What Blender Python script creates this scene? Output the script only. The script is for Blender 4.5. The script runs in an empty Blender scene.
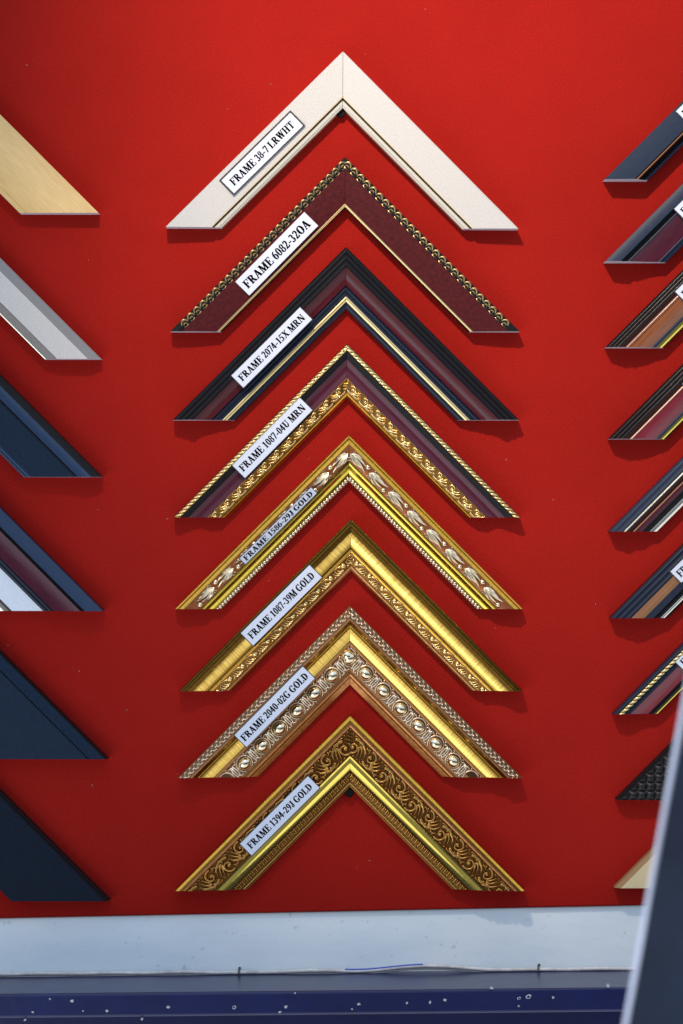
import bpy, bmesh, math, random
import numpy as np
from mathutils import Vector

R2 = math.sqrt(2.0)
random.seed(7); np.random.seed(7)
scene = bpy.context.scene
C = scene.collection

# ------------------------------------------------------------------ camera, world, lamps, exposure
K = 0.00075            # metres per photo pixel on the board plane (y = 0)
DIST = 2.0             # camera to board
cam_d = bpy.data.cameras.new('camera'); cam = bpy.data.objects.new('camera', cam_d); C.objects.link(cam)
cam.location = (0, -DIST, 0); cam.rotation_euler = (math.radians(90), 0, 0)
cam_d.sensor_fit = 'VERTICAL'; cam_d.sensor_height = 36.0
cam_d.lens = 36.0 * DIST / (1024 * K)
cam_d.clip_start = 0.05; cam_d.clip_end = 100
cam_d.dof.use_dof = True; cam_d.dof.focus_distance = DIST - 0.012; cam_d.dof.aperture_fstop = 5.6
scene.camera = cam

def px(x, y, h=0.0):
    """photo pixel -> point on the plane h metres in front of the board"""
    g = (DIST - h) / DIST
    return Vector(((x - 341.5) * K * g, -h, (512 - y) * K * g))

world = bpy.data.worlds.new('World'); scene.world = world; world.use_nodes = True
wt = world.node_tree; wn = wt.nodes
bg = wn['Background']
tc = wn.new('ShaderNodeTexCoord'); sx = wn.new('ShaderNodeSeparateXYZ')
wt.links.new(tc.outputs['Generated'], sx.inputs[0])
mr = wn.new('ShaderNodeMapRange'); mr.inputs[1].default_value = -1; mr.inputs[2].default_value = 1
wt.links.new(sx.outputs['Z'], mr.inputs[0])
wr = wn.new('ShaderNodeValToRGB'); wt.links.new(mr.outputs[0], wr.inputs[0])
e = wr.color_ramp.elements
e[0].position = 0.0; e[0].color = (0.84, 0.86, 0.92, 1)          # pale pavement outside the window
e[1].position = 1.0; e[1].color = (0.72, 0.86, 1.12, 1)
for p_, c_ in ((0.23, (0.84, 0.86, 0.92, 1)), (0.34, (0.22, 0.23, 0.27, 1)), (0.45, (0.06, 0.07, 0.09, 1)), (0.53, (0.08, 0.095, 0.13, 1)), (0.60, (0.26, 0.31, 0.42, 1)), (0.70, (0.58, 0.70, 0.93, 1))):
    q = e.new(p_); q.color = c_
wt.links.new(wr.outputs[0], bg.inputs['Color']); bg.inputs['Strength'].default_value = 1.36

def aim(o, target):
    o.rotation_euler = (Vector(target) - o.location).to_track_quat('-Z', 'Y').to_euler()

# the display spot lamp above the board
ld = bpy.data.lights.new('display_spot', 'SPOT'); lo = bpy.data.objects.new('display_spot', ld); C.objects.link(lo)
lo.location = (-0.16, -0.80, 0.84); ld.energy = 60; ld.color = (1.0, 0.80, 0.60)
ld.spot_size = math.radians(50); ld.spot_blend = 1.0; ld.shadow_soft_size = 0.022
aim(lo, (0.135, 0, 0.26))
# area lamp added low at left, so cool window light reflects in the coves
ad = bpy.data.lights.new('added_daylight', 'AREA'); ao = bpy.data.objects.new('added_daylight', ad); C.objects.link(ao)
ao.location = (-1.15, -1.40, -0.85); ad.shape = 'RECTANGLE'; ad.size = 1.0; ad.size_y = 1.2
ad.energy = 10; ad.color = (0.80, 0.90, 1.0); aim(ao, (0, 0, 0))

scene.view_settings.view_transform = 'Standard'; scene.view_settings.look = 'None'
scene.view_settings.exposure = 0.0; scene.view_settings.gamma = 1.0; scene.view_settings.use_curve_mapping = False
scene.render.engine = 'CYCLES'

# ------------------------------------------------------------------ helpers
def tag(o, label=None, cat=None, group=None, kind=None):
    if label: o['label'] = label
    if cat: o['category'] = cat
    if group: o['group'] = group
    if kind: o['kind'] = kind
    return o

def empty(name, loc, parent=None):
    o = bpy.data.objects.new(name, None); C.objects.link(o); o.location = loc; o.empty_display_size = 0.01
    if parent: o.parent = parent
    return o

def link(name, me, mats, parent=None):
    o = bpy.data.objects.new(name, me); C.objects.link(o)
    if mats is not None and len(me.materials) == 0:
        for m in (mats if isinstance(mats, (list, tuple)) else [mats]): me.materials.append(m)
    if parent: o.parent = parent
    return o

def mesh(name, verts, faces, smooth=None, uvs=None, recalc=False):
    me = bpy.data.meshes.new(name); me.from_pydata([tuple(v) for v in verts], [], faces); me.update()
    if uvs is not None:
        ul = me.uv_layers.new(name='UVMap')
        idx = np.empty(len(me.loops), dtype=np.int32); me.loops.foreach_get('vertex_index', idx)
        ul.data.foreach_set('uv', np.asarray(uvs, dtype=np.float32)[idx].ravel())
    if recalc:
        bm = bmesh.new(); bm.from_mesh(me); bmesh.ops.recalc_face_normals(bm, faces=bm.faces); bm.to_mesh(me); bm.free()
    if smooth is not None:
        me.polygons.foreach_set('use_smooth', [True] * len(me.polygons))
        me.set_sharp_from_angle(angle=math.radians(smooth))
    return me

def box_mesh(name, x0, x1, y0, y1, z0, z1, bevel=0.0, seg=2):
    bm = bmesh.new()
    bmesh.ops.create_cube(bm, size=1)
    for v in bm.verts:
        v.co = Vector(((x0 + x1) / 2 + v.co.x * (x1 - x0), (y0 + y1) / 2 + v.co.y * (y1 - y0), (z0 + z1) / 2 + v.co.z * (z1 - z0)))
    if bevel: bmesh.ops.bevel(bm, geom=bm.edges[:], offset=bevel, segments=seg, affect='EDGES', profile=0.5)
    me = bpy.data.meshes.new(name); bm.to_mesh(me); bm.free()
    return me

def tube_into(V, F, pts, rad, n=8):
    """tapered tube through pts; rad scalar or list"""
    pts = [Vector(p) for p in pts]
    if not hasattr(rad, '__len__'): rad = [rad] * len(pts)
    base = len(V)
    for i, p in enumerate(pts):
        t = (pts[min(i + 1, len(pts) - 1)] - pts[max(i - 1, 0)]).normalized()
        up = Vector((0, -1, 0)) if abs(t.y) < 0.9 else Vector((0, 0, 1))
        a = t.cross(up).normalized(); b = a.cross(t)
        for k in range(n):
            w = 2 * math.pi * k / n
            V.append(p + (a * math.cos(w) + b * math.sin(w)) * rad[i])
    for i in range(len(pts) - 1):
        for k in range(n):
            F.append((base + i * n + k, base + i * n + (k + 1) % n, base + (i + 1) * n + (k + 1) % n, base + (i + 1) * n + k))
    F.append(tuple(base + k for k in range(n))[::-1])
    F.append(tuple(base + (len(pts) - 1) * n + k for k in range(n)))

# ------------------------------------------------------------------ materials
MATS = {}
def mat(name, col, rough=0.5, metal=0.0, spec=0.5, var=0.0, vscale=(900, 900), col2=None, rvar=0.0,
        bump=0.0, bscale=(2500, 2500), coat=0.0, wear=0.0, wearcol=(0.2, 0.1, 0.04), coords='UV', sheen=0.0, ground=None):
    """principled material; noise runs on the rail's own (along, across) UVs in metres or on object coords"""
    if name in MATS: return MATS[name]
    m = bpy.data.materials.new(name); m.use_nodes = True; MATS[name] = m
    nt = m.node_tree; N = nt.nodes; L = nt.links; b = N['Principled BSDF']
    b.inputs['Base Color'].default_value = (*col, 1); b.inputs['Roughness'].default_value = rough
    b.inputs['Metallic'].default_value = metal; b.inputs['Specular IOR Level'].default_value = spec
    b.inputs['Coat Weight'].default_value = coat; b.inputs['Coat Roughness'].default_value = 0.08
    if sheen: b.inputs['Sheen Weight'].default_value = sheen
    tcn = N.new('ShaderNodeTexCoord')
    src = tcn.outputs['UV' if coords == 'UV' else 'Object']
    def noise(sc, detail=4, rg=0.6):
        mp = N.new('ShaderNodeMapping'); L.new(src, mp.inputs[0])
        mp.inputs['Scale'].default_value = (sc[0], sc[1], sc[2] if len(sc) > 2 else sc[1])
        n = N.new('ShaderNodeTexNoise'); n.inputs['Scale'].default_value = 1; n.inputs['Detail'].default_value = detail
        n.inputs['Roughness'].default_value = rg
        L.new(mp.outputs[0], n.inputs['Vector']); return n
    cur = None
    if var or col2:
        n = noise(vscale)
        rp = N.new('ShaderNodeValToRGB'); L.new(n.outputs['Fac'], rp.inputs[0])
        rp.color_ramp.elements[0].position = 0.33; rp.color_ramp.elements[1].position = 0.67
        c2 = col2 or tuple(min(1, c * (1 + var)) for c in col)
        c1 = col if col2 else tuple(c * (1 - var) for c in col)
        rp.color_ramp.elements[0].color = (*c1, 1); rp.color_ramp.elements[1].color = (*c2, 1)
        cur = rp.outputs[0]
        if rvar:
            ml = N.new('ShaderNodeMapRange'); L.new(n.outputs['Fac'], ml.inputs[0])
            ml.inputs[1].default_value = 0.3; ml.inputs[2].default_value = 0.7
            ml.inputs[3].default_value = rough + rvar; ml.inputs[4].default_value = max(0.03, rough - rvar)
            L.new(ml.outputs[0], b.inputs['Roughness'])
    if wear:
        n = noise((420, 420, 420), 6, 0.7)
        rp = N.new('ShaderNodeValToRGB'); L.new(n.outputs['Fac'], rp.inputs[0])
        rp.color_ramp.elements[0].position = 0.60 - 0.1 * wear; rp.color_ramp.elements[1].position = 0.72 - 0.1 * wear
        rp.color_ramp.elements[0].color = (0, 0, 0, 1); rp.color_ramp.elements[1].color = (1, 1, 1, 1)
        mx = N.new('ShaderNodeMix'); mx.data_type = 'RGBA'
        L.new(rp.outputs[0], mx.inputs['Factor'])
        if cur: L.new(cur, mx.inputs['A'])
        else: mx.inputs['A'].default_value = (*col, 1)
        mx.inputs['B'].default_value = (*wearcol, 1); cur = mx.outputs['Result']
    if ground:                       # leaf lies on the raised carving, a darker ground colour between the strokes
        at = N.new('ShaderNodeAttribute'); at.attribute_name = 'raised'
        ra = N.new('ShaderNodeMapRange'); ra.interpolation_type = 'SMOOTHSTEP'; L.new(at.outputs['Fac'], ra.inputs[0])
        ra.inputs[1].default_value = 0.08; ra.inputs[2].default_value = 0.55
        mx = N.new('ShaderNodeMix'); mx.data_type = 'RGBA'; L.new(ra.outputs[0], mx.inputs['Factor'])
        mx.inputs['A'].default_value = (*ground, 1)
        if cur: L.new(cur, mx.inputs['B'])
        else: mx.inputs['B'].default_value = (*col, 1)
        cur = mx.outputs['Result']
    if cur: L.new(cur, b.inputs['Base Color'])
    if bump:
        n = noise(bscale, 3)
        bp = N.new('ShaderNodeBump'); bp.inputs['Strength'].default_value = bump; bp.inputs['Distance'].default_value = 0.0004
        L.new(n.outputs['Fac'], bp.inputs['Height']); L.new(bp.outputs[0], b.inputs['Normal'])
    return m

def M(k): return MATS[k]
ST = (1600, 60)          # streaks across the rail
AL = (30, 1500)          # grain along the rail
mat('white_leather', (0.47, 0.465, 0.45), 0.5, var=0.10, vscale=(1300, 900), bump=0.7, bscale=(1100, 700))
mat('cream_edge', (0.62, 0.52, 0.33), 0.45)
mat('champagne', (0.86, 0.82, 0.68), 0.22, metal=1.0, var=0.05, vscale=ST)
mat('lip_white', (0.70, 0.67, 0.58), 0.3, metal=0.35, var=0.05, vscale=ST)
mat('dark_bronze', (0.055, 0.045, 0.03), 0.35, spec=0.5)
mat('black_gloss', (0.005, 0.005, 0.006), 0.26, spec=0.16, var=0.3, vscale=(300, 900))
mat('black_satin', (0.007, 0.007, 0.008), 0.42, spec=0.13, var=0.3, vscale=(200, 900))
mat('navy_gloss', (0.006, 0.011, 0.024), 0.28, spec=0.22, var=0.2, vscale=(200, 900))
mat('navy_face', (0.006, 0.016, 0.036), 0.40, spec=0.2, var=0.18, vscale=(160, 500), bump=0.08)
mat('navy_bevel', (0.014, 0.036, 0.080), 0.34, spec=0.3, var=0.12, vscale=(160, 500))
mat('navy_dark', (0.0035, 0.009, 0.020), 0.42, spec=0.12, var=0.2, vscale=(160, 500), bump=0.08)
mat('slate', (0.019, 0.029, 0.053), 0.38, spec=0.13, var=0.12, vscale=(200, 700))
mat('maroon_leather', (0.040, 0.0045, 0.006), 0.45, col2=(0.075, 0.008, 0.010), spec=0.15, vscale=(330, 330), bump=0.25, bscale=(2200, 2200))
mat('maroon_gloss', (0.060, 0.006, 0.010), 0.25, spec=0.3, var=0.2, vscale=(60, 600))
mat('plum_gloss', (0.062, 0.010, 0.022), 0.25, spec=0.28, var=0.2, vscale=(60, 600))
mat('wine_gloss', (0.16, 0.010, 0.022), 0.24, var=0.2, vscale=(60, 600), coat=0.3)
mat('brown_gloss', (0.23, 0.070, 0.020), 0.26, var=0.25, vscale=(40, 900), coat=0.3)
mat('walnut_matt', (0.26, 0.115, 0.045), 0.5, var=0.2, vscale=(40, 900))
mat('dark_brown', (0.022, 0.005, 0.004), 0.3, spec=0.2, var=0.2, vscale=(40, 900))
GOLD = (0.86, 0.56, 0.13)
mat('gold_bright', (1.0, 0.74, 0.15), 0.15, metal=1.0, var=0.10, vscale=ST, rvar=0.06, bump=0.05, bscale=(1500, 100))
mat('gold_streak', (0.50, 0.30, 0.045), 0.21, metal=1.0, col2=(0.93, 0.66, 0.18), vscale=(1300, 45), rvar=0.05, bump=0.12, bscale=(1300, 60))
mat('gold_ticked', (0.55, 0.34, 0.09), 0.3, metal=1.0, var=0.15, vscale=(900, 900), ground=(0.13, 0.05, 0.012))
mat('gold_dark', (0.33, 0.18, 0.03), 0.22, metal=1.0, var=0.2, vscale=ST, wear=0.3)
mat('gold_green', (0.72, 0.54, 0.08), 0.18, metal=1.0, var=0.12, vscale=(900, 120), rvar=0.06)
mat('gold_orange', (0.70, 0.38, 0.05), 0.22, metal=1.0, var=0.15, vscale=ST, wear=0.2)
mat('gold_ornament', (0.88, 0.67, 0.29), 0.25, metal=1.0, var=0.12, vscale=(900, 900), ground=(0.42, 0.21, 0.055))
mat('gold_shell', (0.33, 0.235, 0.11), 0.36, metal=1.0, var=0.15, vscale=(900, 900))
mat('cream_line', (0.66, 0.42, 0.25), 0.35)
mat('gold_line', (0.82, 0.62, 0.28), 0.28, metal=1.0, var=0.06, vscale=ST)
mat('rope_gold', (0.74, 0.56, 0.25), 0.28, metal=1.0, ground=(0.10, 0.06, 0.02), var=0.1, vscale=(900, 900))
mat('bronze_relief', (0.42, 0.225, 0.06), 0.32, metal=1.0, var=0.2, vscale=(800, 800), ground=(0.20, 0.085, 0.022))
mat('bronze_ground', (0.085, 0.032, 0.010), 0.42, metal=0.7, var=0.3, vscale=(800, 800))
mat('copper', (0.46, 0.20, 0.07), 0.34, metal=1.0, var=0.2, vscale=(300, 900), wear=0.3, wearcol=(0.20, 0.07, 0.02))
mat('bole_brown', (0.30, 0.095, 0.030), 0.38, metal=0.6, var=0.25, vscale=(700, 700))
mat('silver_leaf', (0.76, 0.62, 0.40), 0.22, metal=1.0, var=0.08, vscale=(900, 900))
mat('pink_silver', (0.74, 0.61, 0.45), 0.28, metal=1.0, var=0.15, vscale=(900, 900), ground=(0.29, 0.15, 0.065))
mat('pink_silver_ground', (0.34, 0.19, 0.12), 0.36, metal=0.9, var=0.25, vscale=(900, 900))
mat('egg_silver', (0.84, 0.71, 0.48), 0.13, metal=1.0, var=0.06, vscale=(700, 700))
mat('tan_wood', (0.56, 0.37, 0.13), 0.42, col2=(0.66, 0.46, 0.19), vscale=(60, 900), bump=0.15, bscale=(60, 1500))
mat('pale_wood', (0.56, 0.46, 0.26), 0.45, var=0.08, vscale=(60, 900))
mat('pale_wood_edge', (0.26, 0.15, 0.06), 0.45, var=0.1, vscale=(60, 900))
mat('silver_flat', (0.60, 0.58, 0.54), 0.42, metal=0.35, var=0.06, vscale=(500, 500), bump=0.12)
mat('pewter', (0.22, 0.205, 0.19), 0.36, metal=0.5, var=0.1, vscale=AL)
mat('silver_white', (0.70, 0.75, 0.80), 0.40, metal=0.2, var=0.06, vscale=(500, 500), bump=0.15)
mat('black_weave', (0.010, 0.009, 0.009), 0.38, spec=0.3, var=0.3, vscale=(900, 900), bump=0.2)
mat('bare_mdf', (0.50, 0.46, 0.52), 0.8, var=0.12, vscale=(700, 700), coords='OBJ')
mat('paper', (0.55, 0.60, 0.70), 0.65, var=0.025, vscale=(500, 500), bump=0.05, coords='OBJ')
mat('ink', (0.012, 0.012, 0.016), 0.6, coords='OBJ')
mat('peg_black', (0.004, 0.004, 0.005), 0.6, spec=0.1, coords='OBJ')

def felt_material():
    m = bpy.data.materials.new('red_felt'); m.use_nodes = True
    nt = m.node_tree; N = nt.nodes; L = nt.links; b = N['Principled BSDF']
    t = N.new('ShaderNodeTexCoord')
    def noi(s, d=4, r=0.6):
        n = N.new('ShaderNodeTexNoise'); n.inputs['Scale'].default_value = s; n.inputs['Detail'].default_value = d
        n.inputs['Roughness'].default_value = r; L.new(t.outputs['Object'], n.inputs['Vector']); return n
    n1 = noi(1100, 3, 0.7); n2 = noi(9, 4, 0.6)
    r1 = N.new('ShaderNodeValToRGB'); L.new(n1.outputs['Fac'], r1.inputs[0])
    r1.color_ramp.elements[0].position = 0.25; r1.color_ramp.elements[1].position = 0.75
    r1.color_ramp.elements[0].color = (0.21, 0.0068, 0.0050, 1); r1.color_ramp.elements[1].color = (0.40, 0.0160, 0.0105, 1)
    r2 = N.new('ShaderNodeValToRGB'); L.new(n2.outputs['Fac'], r2.inputs[0])
    r2.color_ramp.elements[0].position = 0.35; r2.color_ramp.elements[1].position = 0.7
    r2.color_ramp.elements[0].color = (0.88, 0.88, 0.88, 1); r2.color_ramp.elements[1].color = (1, 1, 1, 1)
    mx = N.new('ShaderNodeMix'); mx.data_type = 'RGBA'; mx.blend_type = 'MULTIPLY'; mx.inputs['Factor'].default_value = 1
    L.new(r1.outputs[0], mx.inputs['A']); L.new(r2.outputs[0], mx.inputs['B'])
    L.new(mx.outputs['Result'], b.inputs['Base Color'])
    b.inputs['Roughness'].default_value = 0.95; b.inputs['Specular IOR Level'].default_value = 0.05
    bp = N.new('ShaderNodeBump'); bp.inputs['Strength'].default_value = 0.5; bp.inputs['Distance'].default_value = 0.0006
    n4 = noi(330, 4, 0.75); ad_ = N.new('ShaderNodeMath'); ad_.operation = 'MULTIPLY_ADD'; ad_.inputs[1].default_value = 1.6
    L.new(n4.outputs['Fac'], ad_.inputs[0]); L.new(n1.outputs['Fac'], ad_.inputs[2])
    L.new(ad_.outputs[0], bp.inputs['Height']); L.new(bp.outputs[0], b.inputs['Normal'])
    return m

def paint_material(name, col, col2, scale, rough, streak=None, dirt=None):
    m = bpy.data.materials.new(name); m.use_nodes = True
    nt = m.node_tree; N = nt.nodes; L = nt.links; b = N['Principled BSDF']
    t = N.new('ShaderNodeTexCoord'); mp = N.new('ShaderNodeMapping'); L.new(t.outputs['Object'], mp.inputs[0])
    mp.inputs['Scale'].default_value = streak or (1, 1, 1)
    n = N.new('ShaderNodeTexNoise'); n.inputs['Scale'].default_value = scale; n.inputs['Detail'].default_value = 6
    L.new(mp.outputs[0], n.inputs['Vector'])
    r = N.new('ShaderNodeValToRGB'); L.new(n.outputs['Fac'], r.inputs[0])
    r.color_ramp.elements[0].position = 0.35; r.color_ramp.elements[1].position = 0.65
    r.color_ramp.elements[0].color = (*col, 1); r.color_ramp.elements[1].color = (*col2, 1)
    out = r.outputs[0]
    if dirt:
        n2 = N.new('ShaderNodeTexNoise'); n2.inputs['Scale'].default_value = 160; n2.inputs['Detail'].default_value = 5
        L.new(t.outputs['Object'], n2.inputs['Vector'])
        r2 = N.new('ShaderNodeValToRGB'); L.new(n2.outputs['Fac'], r2.inputs[0])
        r2.color_ramp.elements[0].position = 0.66; r2.color_ramp.elements[1].position = 0.78
        r2.color_ramp.elements[0].color = (0, 0, 0, 1); r2.color_ramp.elements[1].color = (0.6, 0.6, 0.6, 1)
        mx = N.new('ShaderNodeMix'); mx.data_type = 'RGBA'
        L.new(r2.outputs[0], mx.inputs['Factor']); L.new(out, mx.inputs['A']); mx.inputs['B'].default_value = (*dirt, 1)
        out = mx.outputs['Result']
    L.new(out, b.inputs['Base Color']); b.inputs['Roughness'].default_value = rough
    bp = N.new('ShaderNodeBump'); bp.inputs['Strength'].default_value = 0.25; bp.inputs['Distance'].default_value = 0.0012
    n3 = N.new('ShaderNodeTexNoise'); n3.inputs['Scale'].default_value = 55; n3.inputs['Detail'].default_value = 6
    L.new(mp.outputs[0], n3.inputs['Vector'])
    L.new(n3.outputs['Fac'], bp.inputs['Height']); L.new(bp.outputs[0], b.inputs['Normal'])
    return m

# ------------------------------------------------------------------ board, white plank, blue sill
TILT = math.atan2(13.0, 640.0)               # the woodwork runs slightly out of square with the samples
def tilted(o, pxl):                           # put an object's origin on a pixel of the board and turn it by TILT
    o.location = pxl; o.rotation_euler = (0, -TILT, 0)

edge_c = px(341.5, 911.3)
felt = link('felt_board', box_mesh('felt_board', -0.62, 0.62, 0.0, 0.012, 0.0, 1.12, 0.0012), felt_material())
tilted(felt, edge_c); tag(felt, kind='structure')
# lint on the felt
lint_m = mat('lint', (0.55, 0.38, 0.34), 0.9, coords='OBJ')
V, F = [], []
for i in range(34):
    p = Vector((random.uniform(-0.26, 0.26), -0.0003, random.uniform(0.02, 0.68)))
    a = random.uniform(0, 6.28); l = random.uniform(0.0003, 0.0008); pts = []
    for k in range(4):
        pts.append(p.copy()); a += random.uniform(-0.7, 0.7); p = p + Vector((math.cos(a), random.uniform(-.2, 0.1), math.sin(a))) * l * 0.6
    tube_into(V, F, pts, 0.00013, 5)
lint = link('lint', mesh('lint', V, F, 60), lint_m, felt); lint['kind'] = 'stuff'

white_p = paint_material('white_paint', (0.74, 0.85, 0.88), (0.86, 0.93, 0.93), 10, 0.5, (1, 1, 2.5), dirt=(0.38, 0.40, 0.40))
plank = link('white_plank', box_mesh('white_plank', -0.62, 0.62, 0.004, 0.03, -0.056, -0.0006, 0.0008), white_p)
tilted(plank, edge_c); tag(plank, 'chalky white painted plank between the red felt board and the blue sill', 'plank')

blue_p = paint_material('blue_paint', (0.002, 0.0055, 0.050), (0.003, 0.008, 0.068), 22, 0.30, (1, 1, 1))
TS = math.atan2(9.0, 640.0)
sill = empty('window_sill', px(341.5, 973.0)); sill.rotation_euler = (0, -TS * 0.75, 0)
tag(sill, 'blue gloss painted sill with chipped white spots along its front edge', 'sill')
sb = link('sill_board', box_mesh('sill_board', -0.60, 0.60, -0.074, 0.03, -0.0175, 0.0, 0.002, 3), blue_p, sill)
ap = link('apron', box_mesh('apron', -0.60, 0.60, 0.004, 0.03, -0.10, -0.0180, 0.002, 2), blue_p, sill)
# chips of flaked paint on the front edge: small raised rims with pale filler showing
chip_m = mat('chip_white', (0.40, 0.42, 0.44), 0.8, var=0.2, vscale=(900, 900), coords='OBJ')
chips = [(33, 1012, 1.6), (83, 1011, 1.5), (107, 1011, 1.9), (168, 1007, 1.9), (234, 1007, 2.3), (286, 1007, 2.0), (280, 1012, 1.6), (142, 1019, 1.6), (25, 1020, 1.4),
         (359, 1004, 1.7), (352, 1009, 1.5), (407, 1003, 1.5), (430, 1002, 1.7), (445, 1000, 1.6), (519, 998.5, 2.3), (528, 997, 3.2), (553, 997.5, 1.5), (519, 1006, 1.2), (492, 988.5, 1.6), (608, 986, 1.8), (50, 999, 1.6), (72, 1001, 1.9), (295, 993, 1.2)]
irs = sill.matrix_basis.inverted()
for (cx, cy, r) in chips:
    h = 0.0742
    p = px(cx, cy, h); p = irs @ p
    V, F = [], []
    n = 11; r0 = r * K * 0.78; ex, ez = random.uniform(0.75, 1.35), random.uniform(0.7, 1.15)
    rr = [r0 * random.uniform(0.6, 1.3) for _ in range(n)]
    dy = 0.0745
    top = p.z > -0.002
    for k in range(n):
        w = 2 * math.pi * k / n
        V.append(Vector((p.x + math.cos(w) * rr[k] * ex, -dy - 0.0001, p.z + math.sin(w) * rr[k] * ez)))
    for k in range(n):
        w = 2 * math.pi * k / n
        V.append(Vector((p.x + math.cos(w) * rr[k] * ex * 0.62, -dy - 0.0005, p.z + math.sin(w) * rr[k] * ez * 0.62)))
    for k in range(n):
        w = 2 * math.pi * k / n
        V.append(Vector((p.x + math.cos(w) * rr[k] * ex, -dy + 0.004, p.z + math.sin(w) * rr[k] * ez)))
    for k in range(n):
        F.append((k, (k + 1) % n, n + (k + 1) % n, n + k)); F.append((k, 2 * n + k, 2 * n + (k + 1) % n, (k + 1) % n))
    F.append(tuple(range(n, 2 * n)))
    me = mesh('paint_chip', V, F, 40, recalc=True); me.materials.append(chip_m); me.materials.append(blue_p)
    if r > 2.2: me.polygons[len(me.polygons) - 1].material_index = 1
    link('paint_chip', me, None, sill)

# cable lying along the joint of plank and sill
cable = empty('cable', px(341.5, 973)); tag(cable, 'thin off-white cable clipped along the foot of the white plank', 'cable')
def cable_y(x):
    b = 975.5 - x * 0.0085
    b -= 4.6 * math.exp(-((x - 425) / 42.0) ** 2)
    return b - 1.4 - 0.7 * math.sin(x * 0.045) * math.exp(-((x - 300) / 120.0) ** 2) + 0.25 * math.sin(x * 0.09 + 1)
def cable_part(name, xs, dy, r, m, h):
    V, F = [], []
    tube_into(V, F, [px(x, cable_y(x) + dy, h) - cable.location for x in xs], r * K, 8)
    return link(name, mesh(name, V, F, 60), m, cable)
cab_m = mat('cable_white', (0.62, 0.60, 0.55), 0.5, var=0.2, vscale=(120, 120, 120), coords='OBJ')
cable_part('wire', np.linspace(-40, 720, 150), 0, 1.9, cab_m, 0.0018)
cable_part('wire', np.linspace(-40, 720, 150), 2.6, 1.0, mat('cable_grey', (0.42, 0.42, 0.40), 0.5, coords='OBJ'), 0.0014)
cable_part('blue_sleeve', np.linspace(345, 423, 30), -1.5, 1.0, mat('cable_blue', (0.03, 0.09, 0.48), 0.35, coords='OBJ'), 0.0022)
clip_m = mat('clip_grey', (0.10, 0.10, 0.10), 0.5, coords='OBJ')
for cx in (239, 538):
    V, F = [], []
    c0 = px(cx, cable_y(cx), 0.0) - cable.location
    pts = [c0 + Vector((0, -0.0018 + 0.0020 * math.cos(a), 0.0026 * math.sin(a))) for a in np.linspace(-1.9 + math.pi, 1.9 + math.pi, 9)]
    tube_into(V, F, pts, 0.00075, 6)
    tube_into(V, F, [c0 + Vector((0.0006, 0.001, 0.0034)), c0 + Vector((0.0006, -0.0032, 0.0036))], [0.0009, 0.0012], 8)
    link('clip', mesh('clip', V, F, 50), clip_m, cable)

# ------------------------------------------------------------------ serif lettering
def ring(cx, cy, rx, ry, a0, a1, ts, tt, n=14):
    out = []
    for i in range(n):
        q = []
        for a in (a0 + (a1 - a0) * i / n, a0 + (a1 - a0) * (i + 1) / n):
            a = math.radians(a); q.append((math.cos(a), math.sin(a)))
        (c1, s1), (c2, s2) = q
        out.append([(cx + rx * c1, cy + ry * s1), (cx + rx * c2, cy + ry * s2),
                    (cx + (rx - ts) * c2, cy + (ry - tt) * s2), (cx + (rx - ts) * c1, cy + (ry - tt) * s1)])
    return out
def rc(x0, y0, x1, y1): return [[(x0, y0), (x1, y0), (x1, y1), (x0, y1)]]
def dg(x0, y0, x1, y1, w): return [[(x0, y0), (x0 + w, y0), (x1 + w, y1), (x1, y1)]]
def stem(x, w=0.19, y0=0, y1=1, o=0.09, st=True, sb_=True):
    g = rc(x, y0, x + w, y1)
    if sb_: g += rc(x - o, y0, x + w + o, y0 + 0.055)
    if st: g += rc(x - o, y1 - 0.055, x + w + o, y1)
    return g
G = {}
G['F'] = (stem(.11) + rc(.1, .94, .68, 1) + rc(.63, .74, .68, 1) + rc(.3, .48, .5, .54) + rc(.46, .38, .51, .64), .72)
G['E'] = (stem(.11) + rc(.1, .94, .68, 1) + rc(.63, .76, .68, 1) + rc(.3, .48, .5, .54) + rc(.46, .38, .51, .64) + rc(.1, 0, .7, .06) + [[(.64, 0), (.7, 0), (.74, .27), (.69, .27)]], .78)
G['L'] = (stem(.11) + rc(.1, 0, .66, .06) + [[(.60, 0), (.66, 0), (.70, .30), (.65, .30)]], .74)
G['R'] = (stem(.11) + ring(.34, .735, .36, .265, -90, 90, .2, .06) + rc(.28, .94, .36, 1) + rc(.28, .47, .36, .53) + dg(.62, 0, .34, .5, .21) + rc(.6, 0, .88, .055), .88)
G['A'] = (dg(.07, 0, .36, 1, .07) + dg(.56, 0, .30, 1, .2) + rc(.18, .28, .62, .34) + rc(0, 0, .24, .055) + rc(.48, 0, .84, .055), .85)
G['M'] = (stem(.11, .06) + dg(.42, 0, .12, 1, .18) + dg(.44, 0, .80, 1, .06) + stem(.76, .19), 1.06)
G['W'] = (dg(.24, 0, .04, 1, .19) + dg(.27, 0, .48, 1, .06) + dg(.66, 0, .44, 1, .19) + dg(.69, 0, .92, 1, .06) + rc(0, .945, .32, 1) + rc(.4, .945, .7, 1) + rc(.84, .945, 1.06, 1), 1.07)
G['H'] = (stem(.11) + stem(.6) + rc(.3, .47, .6, .53), .92)
G['T'] = (stem(.3, st=False) + rc(.03, .94, .76, 1) + rc(.03, .70, .08, 1) + rc(.71, .70, .76, 1), .8)
G['O'] = (ring(.42, .5, .40, .52, 0, 360, .21, .06, 24), .85)
G['X'] = (dg(.6, 0, .08, 1, .21) + dg(.08, 0, .66, 1, .07) + rc(0, 0, .26, .055) + rc(.52, 0, .88, .055) + rc(0, .945, .36, 1) + rc(.56, .945, .82, 1), .88)
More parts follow.
